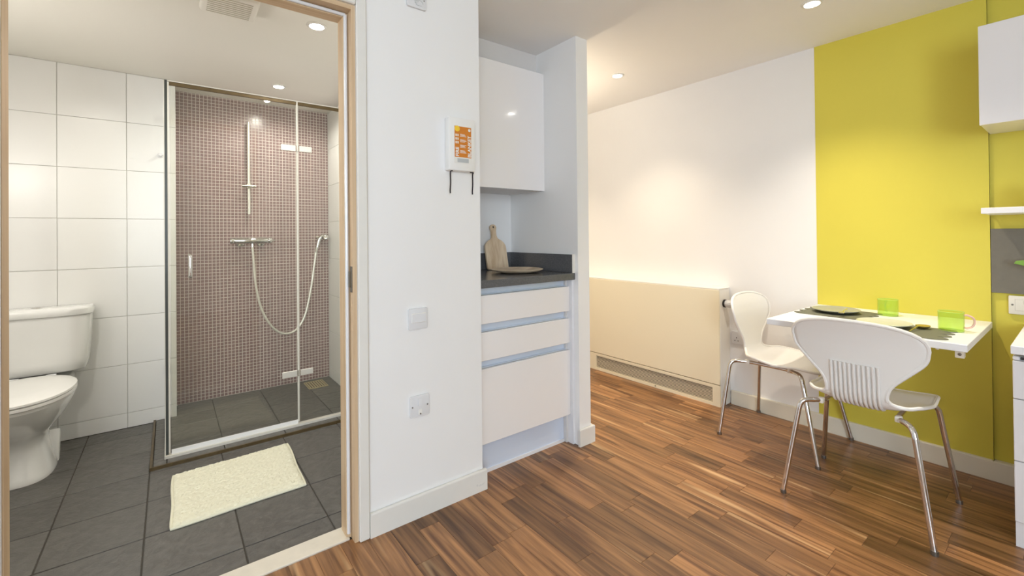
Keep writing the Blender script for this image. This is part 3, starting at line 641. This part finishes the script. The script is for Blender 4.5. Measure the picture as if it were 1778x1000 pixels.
obj('shelf_board', box(2.765, XB+.0105, -.62, .288, 1.242, 1.267, .0015), 'worktop_white', t)
t = thing('white_jar', 'white rounded jar standing on the floating shelf at the right edge', 'jar', (2.90, .126, 1.267))
obj('jar_body', lathe([(0, 0), (.034, 0), (.045, .012), (.048, .04), (.045, .07), (.034, .085), (.03, .09), (0, .09)], (2.90, .118, 1.2675), 28), 'ceramic', t, smooth=True)
obj('jar_lid', lathe([(0, .0905), (.032, .0905), (.033, .10), (.012, .106), (.008, .118), (0, .12)], (2.90, .118, 1.2675), 24), 'ceramic', t, smooth=True)
t = thing('grey_splashback', 'flat grey splashback panel on the yellow wall below the shelf', 'panel', (XB, 0, .88))
obj('panel', box(XB-.004, XB+.0115, -.62, .2885, .879, 1.178, .001), 'splash_grey', t)
t = thing('green_tray', 'green plastic tray edge in front of the grey splashback', 'tray', (3.0, .1, 1.02))
obj('tray_plate', prism([(.205, 1.033), (.212, 1.022), (.10, .985), (-.12, .985), (-.12, 1.042), (.16, 1.042)], 'X', 2.985, 2.998, .002), 'green_plastic', t)
obj('tray_stem', box(2.998, XB-.0045, .06, .10, 1.0, 1.03), 'green_plastic', t)
t = thing('cooker_switch', 'white switch plate with faint outlines under the grey splashback', 'switch', (XB, .16, .785))
obj('plate', prism(rrect(.089, .2355, .786, .870, .004), 'X', XB-.002, XB+.0115, .002), 'plastic_cream', t, smooth=True)
obj('screw', lathe([(0, -.002), (.004, -.0015), (.0042, 0), (0, 0)], (XB-.002, .2235, .829), 12, 'X'), 'screw', t)
bm = bmesh.new()
def frame(bm, y0, y1, z0, z1, w_=.0012):
    for b in ((y0, y1, z0, z0+w_), (y0, y1, z1-w_, z1), (y0, y0+w_, z0, z1), (y1-w_, y1, z0, z1)): abox(bm, XB-.0026, XB-.0019, *b)
frame(bm, .105, .216, .803, .855); frame(bm, .110, .190, .835, .849); frame(bm, .125, .187, .811, .826)
obj('outlines', bm, 'outline_grey', t)
# ------------------------------------------------------------------ wall table
TZ = .741
t = thing('wall_table', 'white drop-leaf table board fixed to the yellow wall', 'table', (2.7, .64, .7))
obj('table_top', box(2.366, XB-.0045, .287, .995, TZ-.028, TZ, .0015), 'worktop_white', t)
br = obj('catch_plate', boxes((2.405, 2.4065, .300, .326, TZ-.060, TZ-.0285), (2.4065, 2.43, .300, .302, TZ-.058, TZ-.0285), (2.4065, 2.43, .324, .326, TZ-.058, TZ-.0285)), 'brushed', t)
obj('rivet', lathe([(0, -.003), (.005, -.002), (.006, 0), (0, 0)], (2.405, .313, TZ-.046), 12, 'X'), 'steel_dark', br)
obj('stop_pin', tube([(2.40, .375, TZ-.0285), (2.40, .375, TZ-.038)], .005, 8), 'brushed', t)
obj('wall_hinge', box(XB-.030, XB-.0045, .45, .85, TZ-.060, TZ-.0285, .002), 'worktop_white', t)
obj('leaf_joint', box(2.90, 2.9015, .288, .994, TZ-.0005, TZ+.0002), 'outline_grey', t)
# placemats with wavy ends
def wavy(x0, x1, y0, y1, n=4, amp=.042):
    P = []; dx = (x1-x0)/n
    for i in range(n):     # end at y0
        for s in (0, .12, .3, .5, .7, .88): P.append((x0+(i+s)*dx, y0+amp*(1-math.sin(PI*s)**.7)))
    P.append((x1, y0+amp))
    for i in range(n):
        for s in (0, .12, .3, .5, .7, .88): P.append((x1-(i+s)*dx, y1-amp*(1-math.sin(PI*s)**.7)))
    P.append((x0, y1-amp)); return P
def placemat(x0, x1, y0, y1, label):
    o = obj('placemat', prism(wavy(x0, x1, y0, y1), 'Z', TZ+.0004, TZ+.0030), 'placemat', origin=((x0+x1)/2, (y0+y1)/2, TZ)); tag(o, label, 'placemat', 'placemats on the table')
placemat(2.645, 2.935, .655, .985, 'grey-green wavy-edged placemat under the dark plate and fork')
placemat(2.390, 2.665, .345, .665, 'grey-green wavy-edged placemat under the gold spoon')
def dish(x, y, r, m, label):
    o = obj('dinner_plate', lathe([(0, .0), (r*.55, .0), (r*.62, .004), (r*.93, .012), (r, .0175), (r*.985, .0195), (r*.9, .016), (r*.62, .0085), (0, .008)], (x, y, TZ+.0032), 48), m, smooth=True, origin=(x, y, TZ+.0032)); tag(o, label, 'plate', 'plates on the table')
dish(2.800, .830, .107, 'plate_grey', 'dark grey-green plate on the placemat nearest the white wall')
dish(2.555, .575, .100, 'plate_sage', 'pale sage plate half hidden by the near chair back')
def fork(x, y, z, rz):
    t = thing('fork', 'small silver fork lying at the rim of the dark plate', 'fork', (x, y, z), rz)
    P = [(-.09, 0, .002), (-.05, 0, .003), (0, 0, .007), (.035, 0, .003)]
    bm = bmesh.new(); atube(bm, catmull(P, 5), [.0042-.002*min(1, i/14) for i in range(16)], 8); bmesh.ops.scale(bm, vec=(1, 1, .6), verts=bm.verts); obj('handle', bm, 'chrome', t, local=True, smooth=True)
    obj('neck', prism([(.034, -.0028), (.046, -.010), (.056, -.011), (.056, .011), (.046, .010), (.034, .0028)], 'Z', .0012, .0030), 'chrome', t, local=True)
    for k in range(4): obj('tine', box(.0562, .088, -.0106+k*.006, -.0076+k*.006, .0012, .0028), 'chrome', t, local=True)
fork(2.735, .775, TZ+.0228, math.radians(-172))
t = thing('spoon', 'gold spoon lying on the placemat beside the green cup', 'spoon', (2.605, .452, TZ+.0032), math.radians(-8))
bm = lathe([(0, .002), (.015, .0035), (.023, .009), (.025, .014), (.0225, .0132), (.013, .0072), (0, .0055)], (0, 0, 0), 24, 'Z', 1.3, 1); obj('bowl', bm, 'gold', t, local=True, smooth=True)
obj('handle', tube(catmull([(-.030, 0, .013), (-.05, 0, .016), (-.09, 0, .011), (-.14, 0, .005)], 5), .0028, 8), 'gold', t, local=True, smooth=True)
def cup(x, y, ang, m, hm, label, r=.042, h=.082):
    t = thing('glass_cup', label, 'cup', (x, y, TZ+.0003), ang, group='green glass cups')
    obj('body', lathe([(0, .0), (r*.9, .0), (r*.98, .004), (r, .012), (r, h-.001), (r-.001, h), (r-.0022, h-.001), (r-.0024, .008), (r*.85, .006), (0, .006)], (0, 0, 0), 40), m, t, local=True, smooth=True)
    obj('lip', tube([((r-.001)*math.cos(2*PI*k/32), (r-.001)*math.sin(2*PI*k/32), h) for k in range(32)], .0014, 6, True), 'green_rim', t, local=True, smooth=True)
    obj('foot', tube([((r-.003)*math.cos(2*PI*k/32), (r-.003)*math.sin(2*PI*k/32), .0022) for k in range(32)], .0020, 6, True), 'green_rim', t, local=True, smooth=True)
    obj('handle', tube(catmull([(r-.001, 0, h*.82), (r+.012, 0, h*.84), (r+.030, 0, h*.70), (r+.034, 0, h*.48), (r+.026, 0, h*.26), (r+.010, 0, h*.17), (r-.001, 0, h*.19)], 6), .0042, 8), hm, t, local=True, smooth=True)
cup(2.908, .637, math.radians(20), 'green_glass', 'green_glass', 'green glass cup against the yellow wall with its handle turned away')
cup(2.660, .371, math.radians(-62), 'green_glass', 'pink_glass', 'green glass cup with pink handle near the table corner')
# ------------------------------------------------------------------ chairs
def interp(rows, n):
    P = catmull([(a, b, c) for a, b, c in rows], n); return [(p.x, p.y, max(p.z, .002)) for p in P]
def make_chair(label, loc, rotz):
    t = thing('dining_chair', label, 'chair', loc, rotz, 'white moulded plastic chairs')
    rows = []
    for k in range(9):                       # rounded top of the back
        a = (PI/2)*(1-k/8); z = .715+.088*math.sin(a); hw = .230*max(0, 1-math.sin(a)**2.5)**(1/2.5)
        rows.append((.062-.20*max(0, z-.66)-.3*max(0, z-.74)**1.2, z, max(hw, .03 if k == 0 else hw)))
    mid = interp([(.053, .715, .230), (.060, .665, .218), (.067, .61, .170), (.073, .56, .124), (.077, .525, .106), (.083, .49, .103), (.096, .462, .116), (.122, .444, .160), (.160, .437, .188), (.22, .436, .203), (.30, .440, .208), (.385, .446, .204)], 4)
    rows += mid[1:]
    for k in range(1, 9):
        a = (PI/2)*k/8; f = .385+.110*math.sin(a); hw = .204*max(0, 1-math.sin(a)**2.6)**(1/2.6)
        rows.append((f, .446-.016*math.sin(a)**2, max(hw, .03 if k == 8 else hw)))
    NW = 20; n = len(rows)
    def pt(i, s):
        f, z, hw = rows[i]; y = s*hw
        seat = min(1, max(0, (f-.085)/.06)) if z < .52 else 0
        back = 1-min(1, max(0, (.54-z)/.07)); rear = max(0, 1-(abs(f-.15)/.13)**1.5) if z < .49 else 0
        return Vector((f+back*(.55*y*y), y, z+seat*.36*y*y+rear*.020*abs(s)**3))
    G_ = [[pt(i, -1+2*j/NW) for j in range(NW+1)] for i in range(n)]
    bm = bmesh.new(); V = [[bm.verts.new(p) for p in r] for r in G_]
    for i in range(n-1):
        for j in range(NW): bm.faces.new((V[i][j], V[i][j+1], V[i+1][j+1], V[i+1][j]))
    sh = obj('seat_shell', bm, 'chair_plastic', t, local=True, smooth=True)
    for p in sh.data.polygons: p.use_smooth = True
    sd = sh.modifiers.new('thick', 'SOLIDIFY'); sd.thickness = .007; sd.offset = 0
    edge = [G_[0][j] for j in range(NW+1)]+[G_[i][NW] for i in range(1, n)]+[G_[n-1][j] for j in range(NW-1, -1, -1)]+[G_[i][0] for i in range(n-2, 0, -1)]
    obj('rim', tube(edge, .0075, 8, True), 'chair_plastic', sh, local=True, smooth=True)
    i0 = min(range(n), key=lambda i: abs(rows[i][1]-.63) if rows[i][0] < .1 else 9); i1 = min(range(n), key=lambda i: abs(rows[i][0]-.15))
    for k in range(11):
        y = -.080+.0160*k; P = []
        for i in range(i0, i1+1):
            s = y/rows[i][2]; c = pt(i, s); nx = pt(min(i+1, n-1), s)-pt(max(i-1, 0), s); nrm = Vector((-abs(nx.z), 0, -abs(nx.x))).normalized()
            P.append(c+nrm*.0062)
        obj('rib', tube(P, .0058, 8), 'chair_plastic', sh, local=True, smooth=True)
    for s in (-1, 1):
        obj('leg', tube([(0, s*.250, .012), (.036, s*.196, .385)]+[Vector(p) for p in catmull([(.039, s*.192, .405), (.047, s*.183, .421), (.062, s*.168, .427), (.085, s*.150, .426)], 4)], .0105, 12), 'chrome', t, local=True, smooth=True)
        obj('leg', tube([(.497, s*.250, .012), (.420, s*.205, .385)]+[Vector(p) for p in catmull([(.415, s*.202, .405), (.404, s*.192, .421), (.388, s*.176, .426), (.365, s*.155, .425)], 4)], .0105, 12), 'chrome', t, local=True, smooth=True)
        obj('seat_rail', tube(catmull([(.085, s*.150, .426), (.115, s*.132, .424), (.16, s*.125, .423), (.30, s*.125, .423), (.34, s*.138, .424), (.365, s*.155, .425)], 4), .0095, 10), 'chrome', t, local=True, smooth=True)
        for f in (.11, .335): obj('clamp', box(f-.013, f+.013, s*.133-.011, s*.133+.011, .412, .436, .004, 2), 'plastic_cream', t, local=True, smooth=True)
        for f in (0, .497): obj('foot_cap', lathe([(0, 0), (.0115, 0), (.0122, .004), (.0118, .016), (0, .016)], (f, s*.250, 0), 14), 'screw', t, local=True, smooth=True)
    return t
make_chair('white moulded chair seen from behind, ribbed back towards the viewer', (2.185, .607, 0), 0)
make_chair('white moulded chair facing the table end, beside the radiator', (2.782, 1.331, 0), -PI/2)
